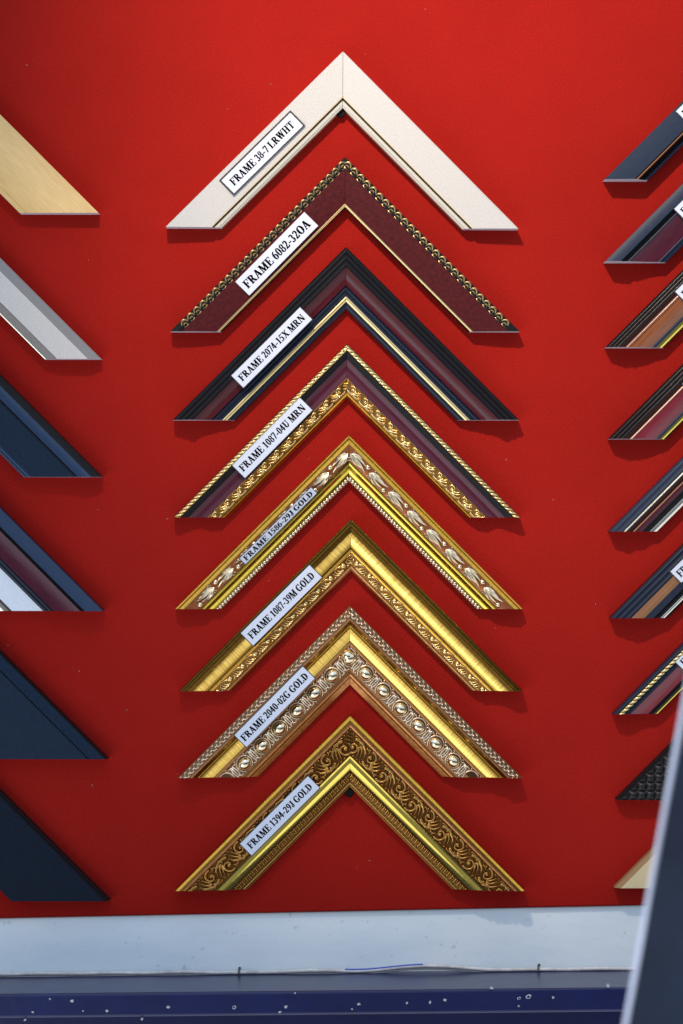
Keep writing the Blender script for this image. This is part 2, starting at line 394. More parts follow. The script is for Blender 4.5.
G['N'] = (stem(.11, .06, o=.08) + dg(.60, 0, .09, 1, .2) + rc(.70, 0, .76, 1) + rc(.6, .945, .86, 1), .88)
G['U'] = (stem(.11, .19, .3, 1, sb_=False) + ring(.40, .32, .29, .34, 180, 360, .16, .08) + rc(.65, .3, .71, 1) + rc(.56, .945, .82, 1), .84)
G['D'] = (stem(.11) + ring(.34, .5, .46, .5, -90, 90, .21, .06) + rc(.28, .94, .35, 1) + rc(.28, 0, .35, .06), .85)
G['G'] = (ring(.44, .5, .42, .52, 50, 320, .21, .06, 20) + rc(.58, .04, .76, .42) + rc(.5, .38, .85, .43) + rc(.68, .70, .73, 1.0), .88)
G['J'] = (rc(.26, .2, .45, 1) + rc(.17, .945, .54, 1) + ring(.26, .18, .19, .24, 180, 360, .09, .07) + ring(.14, .18, .08, .08, 0, 360, .08, .08, 8), .56)
G['0'] = (ring(.28, .5, .26, .51, 0, 360, .15, .05, 20), .57)
G['1'] = (rc(.2, 0, .37, 1) + rc(.08, 0, .48, .05) + [[(.07, .83), (.2, .84), (.3, 1), (.25, 1)]], .57)
G['2'] = (ring(.26, .73, .24, .28, -20, 170, .15, .06) + dg(.02, .06, .36, .64, .13) + rc(.02, 0, .5, .13) + rc(.46, .1, .52, .24), .57)
G['3'] = (ring(.24, .75, .22, .26, -80, 160, .14, .06) + ring(.24, .27, .26, .29, -160, 85, .16, .06), .57)
G['4'] = (rc(.28, 0, .44, 1) + dg(.0, .27, .30, 1, .07) + rc(0, .24, .54, .33), .57)
G['5'] = (rc(.12, .87, .5, 1) + dg(.04, .5, .12, 1, .06) + ring(.22, .32, .28, .34, -150, 110, .16, .07), .57)
G['6'] = (ring(.28, .31, .26, .33, 0, 360, .15, .05, 16) + ring(.46, .42, .44, .6, 100, 185, .17, .06), .57)
G['7'] = (rc(.04, .87, .54, 1) + dg(.16, 0, .44, .9, .11) + rc(.03, .74, .08, .95), .57)
G['8'] = (ring(.28, .75, .22, .26, 0, 360, .12, .05, 16) + ring(.28, .27, .26, .29, 0, 360, .14, .05, 16), .57)
G['9'] = ([[(.57 - x, 1 - y) for (x, y) in p] for p in G['6'][0]], .57)
G['-'] = (rc(.05, .30, .34, .42), .39)
def text_polys(s):
    x = 0; out = []
    for ch in s:
        if ch == ' ': x += .28; continue
        g, w = G[ch]
        for ox, oy in ((-.03, -.014), (.03, -.014), (.03, .014), (-.03, .014)):      # bold weight
            out += [[(a + x + ox, b + oy) for a, b in p] for p in g]
        x += w + .05
    return out, x

# ------------------------------------------------------------------ relief ornament: strokes tiled along the rail
def spiral(cx, cy, r0, r1, a0, a1, n=12):
    return [(cx + (r0 + (r1 - r0) * t) * math.cos(math.radians(a0 + (a1 - a0) * t)),
             cy + (r0 + (r1 - r0) * t) * math.sin(math.radians(a0 + (a1 - a0) * t))) for t in np.linspace(0, 1, n)]
def bez(p0, p1, p2, n=7):
    return [((1 - t) ** 2 * p0[0] + 2 * t * (1 - t) * p1[0] + t * t * p2[0],
             (1 - t) ** 2 * p0[1] + 2 * t * (1 - t) * p1[1] + t * t * p2[1]) for t in np.linspace(0, 1, n)]
def stroke_relief(strokes, P):
    """strokes: (points, r_start, r_end, height); coords in photo px, x along (period P), y across"""
    segs = []
    for pts, ra, rb, hh in strokes:
        n = len(pts)
        if n == 1: segs.append((pts[0], pts[0], ra, ra, hh)); continue
        for i in range(n - 1):
            f0, f1 = i / (n - 1), (i + 1) / (n - 1)
            # swell in the middle like a leaf, thin tips
            segs.append((pts[i], pts[i + 1], ra + (rb - ra) * f0, ra + (rb - ra) * f1, hh))
    def fn(s, y):
        sm = np.mod(s, P); H = np.zeros_like(sm)
        for (a, b, ra, rb, hh) in segs:
            dx, dy = b[0] - a[0], b[1] - a[1]; LL = dx * dx + dy * dy + 1e-9
            for k in (-1, 0, 1):
                qx = sm - a[0] - k * P; qy = y - a[1]
                t = np.clip((qx * dx + qy * dy) / LL, 0, 1)
                d2 = (qx - t * dx) ** 2 + (qy - t * dy) ** 2
                r = ra + (rb - ra) * t
                H = np.maximum(H, hh * np.sqrt(np.clip(1 - d2 / (r * r), 0, 1)))
        return H
    return fn

def rope_relief(w, P, amp, slant):
    def fn(s, y):
        v = np.clip(y / w, 0, 1)
        dome = np.sqrt(np.clip(1 - (2 * v - 1) ** 2, 0, 1))
        tw = np.abs(np.sin(math.pi * (s + slant * y) / P)) ** 0.9
        return amp * dome * (0.12 + 0.88 * tw)
    return fn
def bead_relief(w, P, amp):
    def fn(s, y):
        x = (np.mod(s, P) - P / 2) / (P / 2); v = (2 * y / w - 1)
        return amp * np.sqrt(np.clip(1 - x * x * 1.05 - v * v, 0, 1))
    return fn
def weave_relief(P, amp):
    def fn(s, y):
        a = (s + y) / P; b = (s - y) / P
        return amp * (np.abs(np.sin(math.pi * a)) * np.abs(np.sin(math.pi * b))) ** 0.5
    return fn

# ------------------------------------------------------------------ mitred corner samples
def arc(f0, z0, f1, z1, sag, n=10):
    return [(f0 + (f1 - f0) * t, z0 + (z1 - z0) * t + sag * math.sin(math.pi * t)) for t in np.linspace(0, 1, n)]
def reeds(f0, f1, z0, z1, n, amp):
    out = []
    for i in range(n):
        a, b = f0 + (f1 - f0) * i / n, f0 + (f1 - f0) * (i + 1) / n
        za, zb = z0 + (z1 - z0) * i / n, z0 + (z1 - z0) * (i + 1) / n
        out += arc(a, za, b, zb, amp, 7)[(0 if i == 0 else 1):]
    return out

def make_sample(name, label, apex, W, bands, side_mat, group, H=174.0, tag_spec=None, hook=False, gap=0.10, rot=0.0):
    """apex, W (moulding width), H in photo px; bands = [(part name, material, [(f, z mm)], relief or None)]"""
    zmax = max(z for b in bands for (_, z) in b[2])
    g = (DIST - 0.011) / DIST; k = K * g
    loc = px(apex[0], apex[1], 0.011); loc.y = 0.0
    root = empty(name, loc); root.rotation_euler = (0, math.radians(rot), 0)
    tag(root, label, 'frame sample', group)
    S = R2 * H
    prof = []
    for b in bands:
        for q in b[2]:
            if not prof or abs(prof[-1][0] - q[0]) > 1e-6 or abs(prof[-1][1] - q[1]) > 1e-6: prof.append(q)
    def P(side, s, u, z):                      # s, u in px, z in mm
        x = (s - u) / R2 * k + gap * 0.001
        return Vector((side * x, -z * 0.001, -(s + u) / R2 * k))
    for side in (-1, 1):
        # solid core with raw end cuts
        ring_ = [(0.0, 0.15)] + [(f * W, max(0.3, z - 0.25)) for f, z in prof] + [(W, 0.15)]
        n = len(ring_)
        V = [P(side, u, u, z) for u, z in ring_] + [P(side, S - u, u, z) for u, z in ring_]
        F = [(i, (i + 1) % n, n + (i + 1) % n, n + i) for i in range(n)]
        F += [tuple(range(n)), tuple(range(n, 2 * n))]
        uv = [(u * k, u * k) for u, z in ring_] + [((S - u) * k, u * k + z * .001) for u, z in ring_]
        me = mesh('rail', V, F, None, uv, recalc=True)
        me.materials.append(M(side_mat)); me.materials.append(M('bare_mdf'))
        me.polygons[len(me.polygons) - 1].material_index = 1
        rail = link('rail', me, None, root)
        for (bn, bm_, pts, rel) in bands:
            us = np.array([p[0] for p in pts]) * W; zs = np.array([p[1] for p in pts])
            if rel is None:
                u = us; z = zs; ns = 2
            else:
                nu = max(8, int((us[-1] - us[0]) * 2.6))
                u = np.linspace(us[0], us[-1], nu); z = np.interp(u, us, zs); ns = int(S * 2.4)
            T = np.linspace(0, 1, ns)
            Sg = u[None, :] + T[:, None] * (S - 2 * u[None, :]); Ug = np.broadcast_to(u[None, :], Sg.shape)
            Zg = np.broadcast_to(z[None, :], Sg.shape).copy()
            hh = None
            if rel is not None:
                hh = rel(Sg + (3.1 if side > 0 else 0.0), Ug - us[0]); Zg += hh
            X = side * ((Sg - Ug) / R2 * k + gap * 0.001); Y = -Zg * 0.001; Z = -(Sg + Ug) / R2 * k
            Vv = np.stack([X, Y, Z], -1).reshape(-1, 3)
            m_ = len(u); Fv = []
            for i in range(ns - 1):
                for j in range(m_ - 1):
                    a = i * m_ + j; q = (a, a + 1, a + m_ + 1, a + m_)
                    Fv.append(q if side > 0 else q[::-1])
            uv = np.stack([Sg * k + (0.31 if side > 0 else 0.0), Ug * k + Zg * 0.0004], -1).reshape(-1, 2)
            me = mesh(bn, Vv, Fv, 38 if rel is None else 60, uv)
            if hh is not None:
                at = me.attributes.new('raised', 'FLOAT', 'POINT'); at.data.foreach_set('value', (hh / hh.max()).astype(np.float32).ravel())
            if me.polygons and sum(p.normal.y for p in me.polygons[:40]) > 0: me.flip_normals()
            link(bn, me, M(bm_), rail)
    info = dict(root=root, k=k, S=S, W=W, P=P, prof=prof, gap=gap)
    if tag_spec: paper_label(info, *tag_spec)
    return info

def paper_label(info, s, u, ln, wd, text, cap, border=0.0, fill=0.88, tilt=0.0, zadd=0.0):
    cap *= 0.93
    """printed sticker on the left rail; s, u = centre, ln x wd its size, all in photo px"""
    k = info['k']; W = info['W']
    us = [p[0] * W for p in info['prof']]; zs = [p[1] for p in info['prof']]
    zt = max(np.interp(q, us, zs) for q in np.linspace(max(0, u - wd / 2), min(W, u + wd / 2), 30)) + zadd
    base = empty('label_holder', (0, 0, 0))
    C.objects.unlink(base); bpy.data.objects.remove(base)
    ct, stl = math.cos(tilt), math.sin(tilt)
    rnd = random.uniform(-0.006, 0.006)
    def Q(a, b, lift):        # a along the text, b up (towards the outer edge), px
        a, b = a - b * rnd, b + a * rnd
        uu = u - b * ct
        p = info['P'](-1, s - a, uu, 0)
        p.y = -(zt * 0.001 + b * stl * k + lift)
        return p
    nx = 12; V, F = [], []
    for lift in (0.00035, 0.00005):
        for i in range(nx + 1):
            for b in (-wd / 2, wd / 2):
                a = -ln / 2 + ln * i / nx
                V.append(Q(a, b, lift))
    for i in range(nx):
        a = 2 * i; F.append((a, a + 1, a + 3, a + 2))
        a2 = a + 2 * (nx + 1); F.append((a2, a2 + 2, a2 + 3, a2 + 1))
        F.append((a, a + 2, a2 + 2, a2)); F.append((a + 1, a2 + 1, a2 + 3, a + 3))
    e0 = 2 * (nx + 1); F.append((0, e0, e0 + 1, 1)); z_ = 2 * nx; F.append((z_, z_ + 1, e0 + z_ + 1, e0 + z_))
    lab = link('paper_label', mesh('paper_label', V, F, None, recalc=True), M('paper'), info['root'])
    polys, w = text_polys(text)
    sxx = ln * fill / w if w > 0 else 1
    if fill < 0: sxx = -fill; x0 = -ln / 2 + 4
    else: x0 = -ln * fill / 2
    V, F = [], []
    for p in polys:
        b0 = len(V)
        for (x, y) in p: V.append(Q(x0 + x * sxx, (y - 0.5) * cap, 0.00042))
        F.append(tuple(range(b0, b0 + len(p))))
    link('lettering', mesh('lettering', V, F), M('ink'), lab)
    if border:
        V, F = [], []
        for (a0, a1, b0_, b1) in ((-ln / 2, ln / 2, wd / 2 - border, wd / 2), (-ln / 2, ln / 2, -wd / 2, -wd / 2 + border),
                                  (-ln / 2, -ln / 2 + border, -wd / 2 + border, wd / 2 - border), (ln / 2 - border, ln / 2, -wd / 2 + border, wd / 2 - border)):
            q = len(V); V += [Q(a0, b0_, 0.0004), Q(a1, b0_, 0.0004), Q(a1, b1, 0.0004), Q(a0, b1, 0.0004)]; F.append((q, q + 1, q + 2, q + 3))
        link('printed_border', mesh('printed_border', V, F), M('ink'), lab)

def pieces(info, name, me_by_side, mats, s0, step, u, z, ang=0.0, sub=None, smax=None, rails=None):
    """individual carved pieces set along both rails, sharing one mesh per side"""
    root = info['root']; out = []
    rr = [c for c in root.children if c.name.startswith('rail')]
    for side, rail in zip((-1, 1), rr):
        s = s0
        while s < (smax or info['S'] - u - step * 0.45):
            o = link(name, me_by_side[side], mats, rail)
            o.location = info['P'](side, s, u, z)
            out.append(o)
            if sub:
                so = link(sub[0], sub[1][side], sub[2], rail); so.location = info['P'](side, s + sub[3], u + sub[4], z + sub[5])
            s += step
    return out

def local_mesh(name, strokes_or_fn, side, k, n=8):
    """tapered tubes given in px (along, across, height mm) turned into the rail's directions"""
    V, F = [], []
    for pts, rads in strokes_or_fn:
        pp = []
        for (a, b, z) in pts:
            pp.append(Vector((side * (a - b) / R2 * k, -z * 0.001, -(a + b) / R2 * k)))
        tube_into(V, F, pp, [r * k for r in rads], n)
    return mesh(name, V, F, 50, [(v.x * 1.0, v.z) for v in V], recalc=True)
def dome_mesh(name, side, k, la, lb, hz, seg=14, rings=6, lobes=0, lobe_amp=0.0):
    """ellipsoid cap: half-lengths la (along), lb (across) px, hz mm"""
    V, F = [], []
    for r in range(rings + 1):
        t = math.pi / 2 * r / rings
        for q in range(seg):
            w = 2 * math.pi * q / seg
            rad = math.cos(t) if r < rings else 0.02
            m_ = 1 + lobe_amp * math.cos(lobes * w) * math.cos(t)
            a, b = la * rad * math.cos(w) * m_, lb * rad * math.sin(w) * m_
            V.append(Vector((side * (a - b) / R2 * k, -hz * math.sin(t) * 0.001, -(a + b) / R2 * k)))
    for r in range(rings):
        for q in range(seg):
            F.append((r * seg + q, r * seg + (q + 1) % seg, (r + 1) * seg + (q + 1) % seg, (r + 1) * seg + q))
    F.append(tuple(rings * seg + q for q in range(seg)))
    return mesh(name, V, F, 60, [(v.x, v.z) for v in V], recalc=True)

GC = 'corner samples in the labelled middle column'
GL = 'wide corner samples in the column beside the pale and navy mouldings'
GR = 'corner samples in the column behind the leaning panel'
kk = K * (DIST - 0.011) / DIST

# ---- middle column
# 1 white
i1 = make_sample('frame_corner_sample', 'white leatherette frame corner sample, topmost of the labelled column', (343, 52), 39.2, [
    ('face', 'white_leather', [(0, 13.2), (0.015, 14)] + [(0.02, 14.1), (0.80, 12.6)], None),
    ('edge_line', 'cream_edge', [(0.80, 12.6), (0.83, 12.2)], None),
    ('groove', 'dark_bronze', [(0.83, 12.2), (0.84, 10.4), (0.875, 10.2)], None),
    ('lip', 'lip_white', [(0.875, 10.2), (0.88, 11.0), (0.95, 10.7), (0.96, 10.3), (1.0, 9.4)], None)],
    'cream_edge', GC, 176, (128.7, 15.6, 100, 21.5, 'FRAME 38-7 LRWHT', 8.2, 1.7, 0.86), gap=0.14, rot=0.3)
# 2 maroon with shell edge
i2 = make_sample('frame_corner_sample', 'maroon leather frame corner sample with gold shell edging and thin gold lip', (345, 157), 35.5, [
    ('edge_bead', 'black_satin', arc(0, 11.5, 0.23, 12.6, 1.2, 8), None),
    ('face', 'maroon_leather', [(0.23, 12.6), (0.25, 13.0), (0.58, 12.2), (0.93, 10.6)], None),
    ('lip', 'gold_line', arc(0.93, 10.6, 1.0, 9.4, 0.5, 6), None)],
    'black_satin', GC, 174.5, (116.7, 20.5, 98, 19.5, 'FRAME 6082-32OA', 9.2, 0.0, 0.92))
sh = {sd: local_mesh('shell', [([(-3.9, 2.6, 0.3), (-3.3, -0.4, 0.9), (-1.0, -2.6, 1.2), (1.9, -2.4, 1.2), (3.6, 0.0, 0.7), (3.4, 2.0, 0.2)], [0.5, 1.0, 1.4, 1.3, 0.9, 0.4]),
                               ([(-1.9, 3.0, 0.2), (-0.6, 0.8, 1.0), (1.4, 0.4, 1.0), (2.2, 2.6, 0.2)], [0.5, 1.1, 1.0, 0.4])], sd, kk, 8) for sd in (-1, 1)}
sh2 = {sd: local_mesh('shell_rib', [([(-2.8, 3.2, 0.1), (0, 4.2, 0.8), (3.0, 3.2, 0.1)], [0.4, 0.8, 0.4])], sd, kk, 6) for sd in (-1, 1)}
pieces(i2, 'shell', sh, M('gold_shell'), 8, 8.9, 3.9, 12.3, sub=('shell_rib', sh2, M('gold_shell'), 0.5, 0.2, 0.1))
# 3 black and maroon with gold line
i3 = make_sample('frame_corner_sample', 'black reeded frame corner sample with maroon cove and one thin gold line', (346, 247), 43.5, [
    ('reeded_edge', 'black_gloss', reeds(0, 0.33, 11.5, 16.5, 3, 0.8), None),
    ('cove', 'maroon_gloss', arc(0.33, 16.2, 0.62, 11.0, -1.3, 14), None),
    ('step', 'navy_gloss', [(0.62, 11.0), (0.635, 9.6)] + arc(0.635, 9.6, 0.72, 9.2, 0.7, 7) + [(0.725, 8.6)] + arc(0.725, 8.6, 0.80, 8.4, 0.5, 6), None),
    ('gold_line', 'gold_line', arc(0.80, 8.4, 0.885, 7.6, 0.6, 6), None),
    ('lip', 'navy_gloss', arc(0.885, 7.4, 1.0, 5.6, 0.5, 7), None)],
    'black_gloss', GC, 173, (123.7, 19.1, 98, 18.5, 'FRAME 2074-15X MRN', 7.6, 0.75, 0.91))
# 4 maroon with rope and scroll
scroll = stroke_relief([
    (spiral(4.4, 4.2, 3.2, 0.6, 200, 560, 16), 0.85, 0.6, 1.3),
    (bez((7.5, 6.6), (11.5, 7.4), (14.0, 3.0)), 1.2, 0.5, 1.2), (bez((8.0, 4.8), (11.5, 4.6), (12.6, 1.2)), 1.0, 0.4, 1.1),
    (bez((9, 8.2), (13, 9), (16.5, 6.0)), 1.0, 0.5, 1.1), ([(4.4, 4.2)], 1.1, 1.1, 1.6), (bez((0, 8.4), (4, 9.4), (8.5, 8.0)), 0.9, 0.7, 1.0)], 17.5)
i4 = make_sample('frame_corner_sample', 'maroon frame corner sample with gold rope edge and gold scrollwork inner band', (347, 344), 38.2, [
    ('rope_trim', 'rope_gold', [(0, 11.6), (0.13, 12.2)], rope_relief(0.13 * 38.2, 5.2, 1.6, 1.0)),
    ('black_slope', 'black_satin', [(0.13, 12.2)] + arc(0.14, 12.0, 0.28, 10.2, -0.2, 6), None),
    ('cove', 'plum_gloss', arc(0.28, 10.2, 0.62, 9.6, -1.9, 14), None),
    ('scroll_band', 'gold_ornament', [(0.62, 9.6), (0.64, 10.1), (0.89, 8.6)], scroll),
    ('lip', 'gold_orange', [(0.89, 8.2)] + arc(0.90, 7.8, 1.0, 4.6, 0.4, 6), None)],
    'dark_bronze', GC, 173.5, (119, 13.6, 97, 19.5, 'FRAME 1087-04U MRN', 7.8, 0.75, 0.92))
# 5 gold with silver leaves
i5 = make_sample('frame_corner_sample', 'gold frame corner sample with silver leaf sprays on brown ground and beaded lip', (349, 435), 33.2, [
    ('outer_rail', 'gold_orange', [(0, 9.0), (0.03, 9.8)] + arc(0.04, 9.9, 0.20, 12.8, 0.7, 8), None),
    ('leaf_ground', 'bole_brown', arc(0.20, 12.4, 0.55, 10.6, 0.5, 8), None),
    ('cove', 'gold_green', [(0.55, 10.8), (0.57, 11.3), (0.63, 11.0)] + arc(0.64, 10.8, 0.86, 7.0, -0.9, 16), None),
    ('bead_lip', 'pink_silver', [(0.86, 6.5), (1.0, 5.8)], bead_relief(0.14 * 33.2, 3.7, 1.3))],
    'gold_dark', GC, 174, (114, 14.3, 102, 10.5, 'FRAME 1586-29J GOLD', 6.2, 0.75, 0.93, 0.45, 2.6))
def spray(sd, flip):
    st = []
    for (ang, l, bend, r) in ((-50, 14, 26, 1.4), (-26, 20, 22, 1.6), (0, 23.5, 12, 1.6), (24, 21, -20, 1.55), (48, 15, -34, 1.35)):
        pts = []; rad = []; x, y, a = 0.5, 0.0, ang
        for q in range(7):
            t = q / 6
            pts.append((x, flip * y, 0.3 + 1.9 * math.sin(math.pi * (0.12 + 0.8 * t)))); rad.append(0.8 * r * (0.35 + 0.75 * math.sin(math.pi * min(1, 0.15 + 0.85 * t)) ** 0.8))
            x += l / 6 * math.cos(math.radians(a)); y += l / 6 * math.sin(math.radians(a)) * 0.75; a += bend / 3
        st.append((pts, rad))
    st.append(([(p[0], flip * p[1], 1.0) for p in spiral(3.5, 4.6, 2.2, 0.5, 180, 520, 9)], [0.6] * 9))
    st.append(([(p[0], -flip * p[1], 0.8) for p in spiral(2.2, 4.2, 1.8, 0.5, 180, 480, 8)], [0.55] * 8))
    return local_mesh('leaf_spray', st, sd, kk, 7)
for q, fl in ((0, 1), (1, -1)):
    pieces(i5, 'leaf_spray', {sd: spray(sd, fl) for sd in (-1, 1)}, M('silver_leaf'), 14 + 27.0 * q, 54.0, 12.4, 11.4,
           sub=('bead', {sd: dome_mesh('bead', sd, kk, 3.3, 2.9, 2.6) for sd in (-1, 1)}, M('silver_leaf'), 22.3, -2.6 * fl, 0.0), smax=R2 * 174 - 39)
# 6 gold cove with leaf and bead
leafbead = stroke_relief([
    ([(3.2, 4.6)], 2.7, 2.7, 1.9), (bez((6.5, 7.6), (9.5, 7.6), (11.0, 3.2)), 1.2, 0.5, 1.2), (bez((9.0, 8.2), (12.5, 8), (13.6, 2.8)), 1.2, 0.5, 1.3),
    (bez((12.0, 8.2), (15.2, 8), (16.0, 3.4)), 1.1, 0.5, 1.2), (bez((6.0, 3.0), (8.0, 1.2), (12.0, 1.0)), 0.9, 0.5, 1.0), ([(17.0, 7.4)], 1.1, 1.1, 1.1)], 17.8)
i6 = make_sample('frame_corner_sample', 'gold frame corner sample with bright streaked cove and leaf-and-bead inner band', (351, 519), 37.2, [
    ('outer_steps', 'gold_dark', [(0, 13.0), (0.02, 13.8), (0.05, 13.9), (0.06, 13.3), (0.085, 13.3), (0.09, 14.4), (0.12, 14.5), (0.13, 13.9), (0.155, 13.9)], None),
    ('dark_reflection_strip', 'gold_dark', [(0.155, 13.9), (0.165, 14.3), (0.245, 13.9)], None),  # darker gold paints a dark reflection into this flat
    ('cove', 'gold_streak', [(0.245, 13.9)] + arc(0.25, 13.6, 0.49, 9.7, -0.55, 16), None),
    ('inner_strip', 'gold_dark', [(0.49, 9.7), (0.50, 9.5), (0.56, 9.35)], None),  # dark reflection at the foot of the cove, put into the colour
    ('inner_bead', 'gold_orange', arc(0.56, 8.8, 0.63, 9.0, 0.5, 6), None),
    ('leaf_band', 'gold_ornament', [(0.63, 8.8), (0.65, 8.6), (0.88, 7.4)], leafbead),
    ('lip', 'copper', [(0.88, 7.4)] + arc(0.89, 7.0, 1.0, 4.4, 0.4, 6), None)],
    'gold_dark', GC, 172, (110, 11.8, 98, 19, 'FRAME 1087-39M GOLD', 7.6, 0.75, 0.91))
# 7 egg and dart
darts = stroke_relief([
    (spiral(12.4, 9.0, 8.2, 8.2, 120, 420, 22), 0.8, 0.8, 1.1),
    (bez((1.0, 2.8), (3.4, 8), (1.4, 15.4)), 0.9, 0.9, 1.0), (bez((23.6, 2.8), (21.4, 8), (23.4, 15.4)), 0.9, 0.9, 1.0),
    (bez((0.0, 4), (0.2, 9), (0.0, 14)), 1.0, 0.7, 1.2), (bez((4.6, 3.2), (2.2, 1.2), (0.6, 4.4)), 0.7, 0.6, 0.9), (bez((20, 3.2), (22.4, 1.2), (24, 4.4)), 0.7, 0.6, 0.9),
    (bez((5.0, 15.4), (2.6, 17.2), (0.4, 13.6)), 0.7, 0.6, 0.9), (bez((19.8, 15.4), (22.2, 17.2), (24.4, 13.6)), 0.7, 0.6, 0.9), ([(12.4, 1.0)], 1.0, 1.0, .8), ([(6.2, 1.0)], .8, .8, .7), ([(18.6, 1.0)], .8, .8, .7)], 24.8)
tiny = stroke_relief([(bez((0.6, 1.6), (2.6, 1.2), (3.6, 4.6)), 0.8, 0.5, 0.9), (bez((0.2, 6.6), (2.6, 7), (3.6, 4.6)), 0.8, 0.5, 0.9), ([(5.1, 4.4)], 1.15, 1.15, 1.2)], 6.3)
i7 = make_sample('frame_corner_sample', 'wide gold frame corner sample with a row of large silvery eggs', (350, 606), 56.0, [
    ('beaded_edge', 'pink_silver', [(0, 14.0), (0.15, 15.4)], tiny),
    ('copper_line', 'copper', [(0.15, 15.6), (0.18, 15.9), (0.19, 15.2)], None),
    ('dark_slope', 'gold_dark', arc(0.19, 15.2, 0.28, 12.0, -0.5, 7), None),
    ('cove', 'gold_streak', [(0.28, 12.0)] + arc(0.285, 13.0, 0.425, 9.9, -0.4, 14) + [(0.43, 9.8), (0.455, 9.75)], None),
    ('inner_line', 'copper', arc(0.455, 9.8, 0.50, 9.8, 0.5, 5), None),
    ('dart_band', 'pink_silver', [(0.50, 9.4), (0.66, 9.8), (0.82, 8.2)], darts),
    ('lip', 'copper', [(0.82, 8.2), (0.83, 7.6)] + arc(0.835, 7.6, 0.91, 6.2, 0.5, 6) + [(0.915, 5.6), (1.0, 3.4)], None)],
    'gold_dark', GC, 171.5, (124, 17.8, 98, 18.5, 'FRAME 2040-02G GOLD', 7.5, 0.75, 0.93))
eg = {sd: dome_mesh('egg', sd, kk, 7.2, 6.0, 4.8, 20, 8) for sd in (-1, 1)}
for (sd, off) in ((-1, 0.0), (1, 0.0)): pass
s_first = 12.4 + 24.8 * 2 - 24.8
egg_r = [c for c in i7['root'].children if c.name.startswith('rail')]
for side, rail in zip((-1, 1), egg_r):
    for q in range(9):
        s = 37.2 + q * 24.8 - (3.1 if side > 0 else 0)
        if s > i7['S'] - 37 - 5: break
        o = link('egg', eg[side], M('egg_silver'), rail); o.location = i7['P'](side, s, 0.5 * 56 + 9.0, 9.3)
# 8 carved acanthus
ac = []
for (x0, fl) in ((0.0, 1), (20.5, -1)):
    def Y(y): return y if fl > 0 else 19.6 - y
    ac.append(([(x0 + a, Y(b)) for a, b in spiral(7.0, 7.6, 6.6, 1.0, 250, 640, 26)], 1.25, 0.8, 1.9))
    ac.append(([(x0 + 7.0, Y(7.6))], 1.5, 1.5, 2.1))
    ac.append(([(x0 + a, Y(b)) for a, b in bez((4, 15.5), (13, 19.5), (20.5, 12.0), 9)], 1.5, 1.0, 1.8))
    for (p0, p1, p2, r) in (((12.5, 13.5), (17, 12), (19.0, 5.0), 1.25), ((14.5, 15), (20, 14), (22.0, 7.5), 1.2), ((11.5, 11.5), (14.5, 9.5), (16.0, 3.0), 1.15), ((9.8, 14.6), (8.4, 17.5), (12.5, 18.6), 0.9), ((1.0, 17.4), (3.5, 19.2), (7.0, 17.8), 0.8), ((18.5, 16.5), (21.5, 17.2), (23.5, 14), 0.9)):
        ac.append(([(x0 + a, Y(b)) for a, b in bez(p0, p1, p2)], r, 0.45, 1.7))
    ac.append(([(x0 + 13.2, Y(1.5))], 0.9, 0.9, 1.2)); ac.append(([(x0 + 1.2, Y(2.0))], 0.9, 0.9, 1.2)); ac.append(([(x0 + 18.2, Y(1.8))], 0.8, 0.8, 1.1))
ac = [(p_, a_ * 1.4, b_ * 1.45, h_ * 1.1) for (p_, a_, b_, h_) in ac]
ticks = stroke_relief([([(1.0, 2.0), (1.6, 7.0)], 0.75, 0.75, 1.0), ([(3.3, 3.0)], 0.9, 0.9, 0.9), ([(3.4, 6.4)], 0.7, 0.7, 0.7), ([(0, 9.6), (4.6, 9.6)], .8, .8, .8)], 4.6)
i8 = make_sample('frame_corner_sample', 'dark bronze and gold frame corner sample with carved acanthus scrolls, lowest of the labelled column', (350, 715), 51.3, [
    ('outer_rail', 'gold_orange', [(0, 15.0)] + arc(0.01, 15.6, 0.09, 17.0, 0.5, 7), None),
    ('copper_line', 'copper', [(0.09, 17.0), (0.10, 16.6)] + arc(0.10, 16.6, 0.165, 15.8, 0.4, 6), None),
    ('acanthus_band', 'bronze_relief', [(0.165, 14.6), (0.36, 13.9), (0.555, 13.6)], stroke_relief(ac, 41)),
    ('gold_step', 'gold_bright', [(0.555, 13.8), (0.56, 15.1), (0.592, 14.3), (0.597, 12.6), (0.66, 12.4)], None),
    ('inner_step', 'gold_bright', [(0.66, 12.4)] + arc(0.662, 12.8, 0.757, 10.6, 0.12, 8) + [(0.765, 9.4)], None),
    ('ticked_band', 'gold_ticked', [(0.765, 8.8), (0.80, 8.8), (1.0, 6.0)], ticks)],
    'gold_dark', GC, 175, (120, 21.2, 97, 18, 'FRAME 1394-29J GOLD', 7.3, 0.75, 0.90, 0.0, 2.0))

# black pegs the samples hang from
for (x, y, lb) in ((340.5, 113, 'black peg under the inner corner of the white leatherette sample'), (349, 793, 'black peg under the inner corner of the carved acanthus sample')):
    V, F = [], []
    tube_into(V, F, [(0, 0.002, 0), (0, -0.003, 0), (0, -0.0032, 0), (0, -0.0052, 0), (0, -0.0060, 0)], [0.0022, 0.0022, 0.0034, 0.0034, 0.0030], 14)
    pg = link('hanging_peg', mesh('hanging_peg', V, F, 40, recalc=True), M('peg_black')); pg.location = px(x, y, 0.005); pg.location.y = 0
    tag(pg, lb, 'peg', 'black hanging pegs')

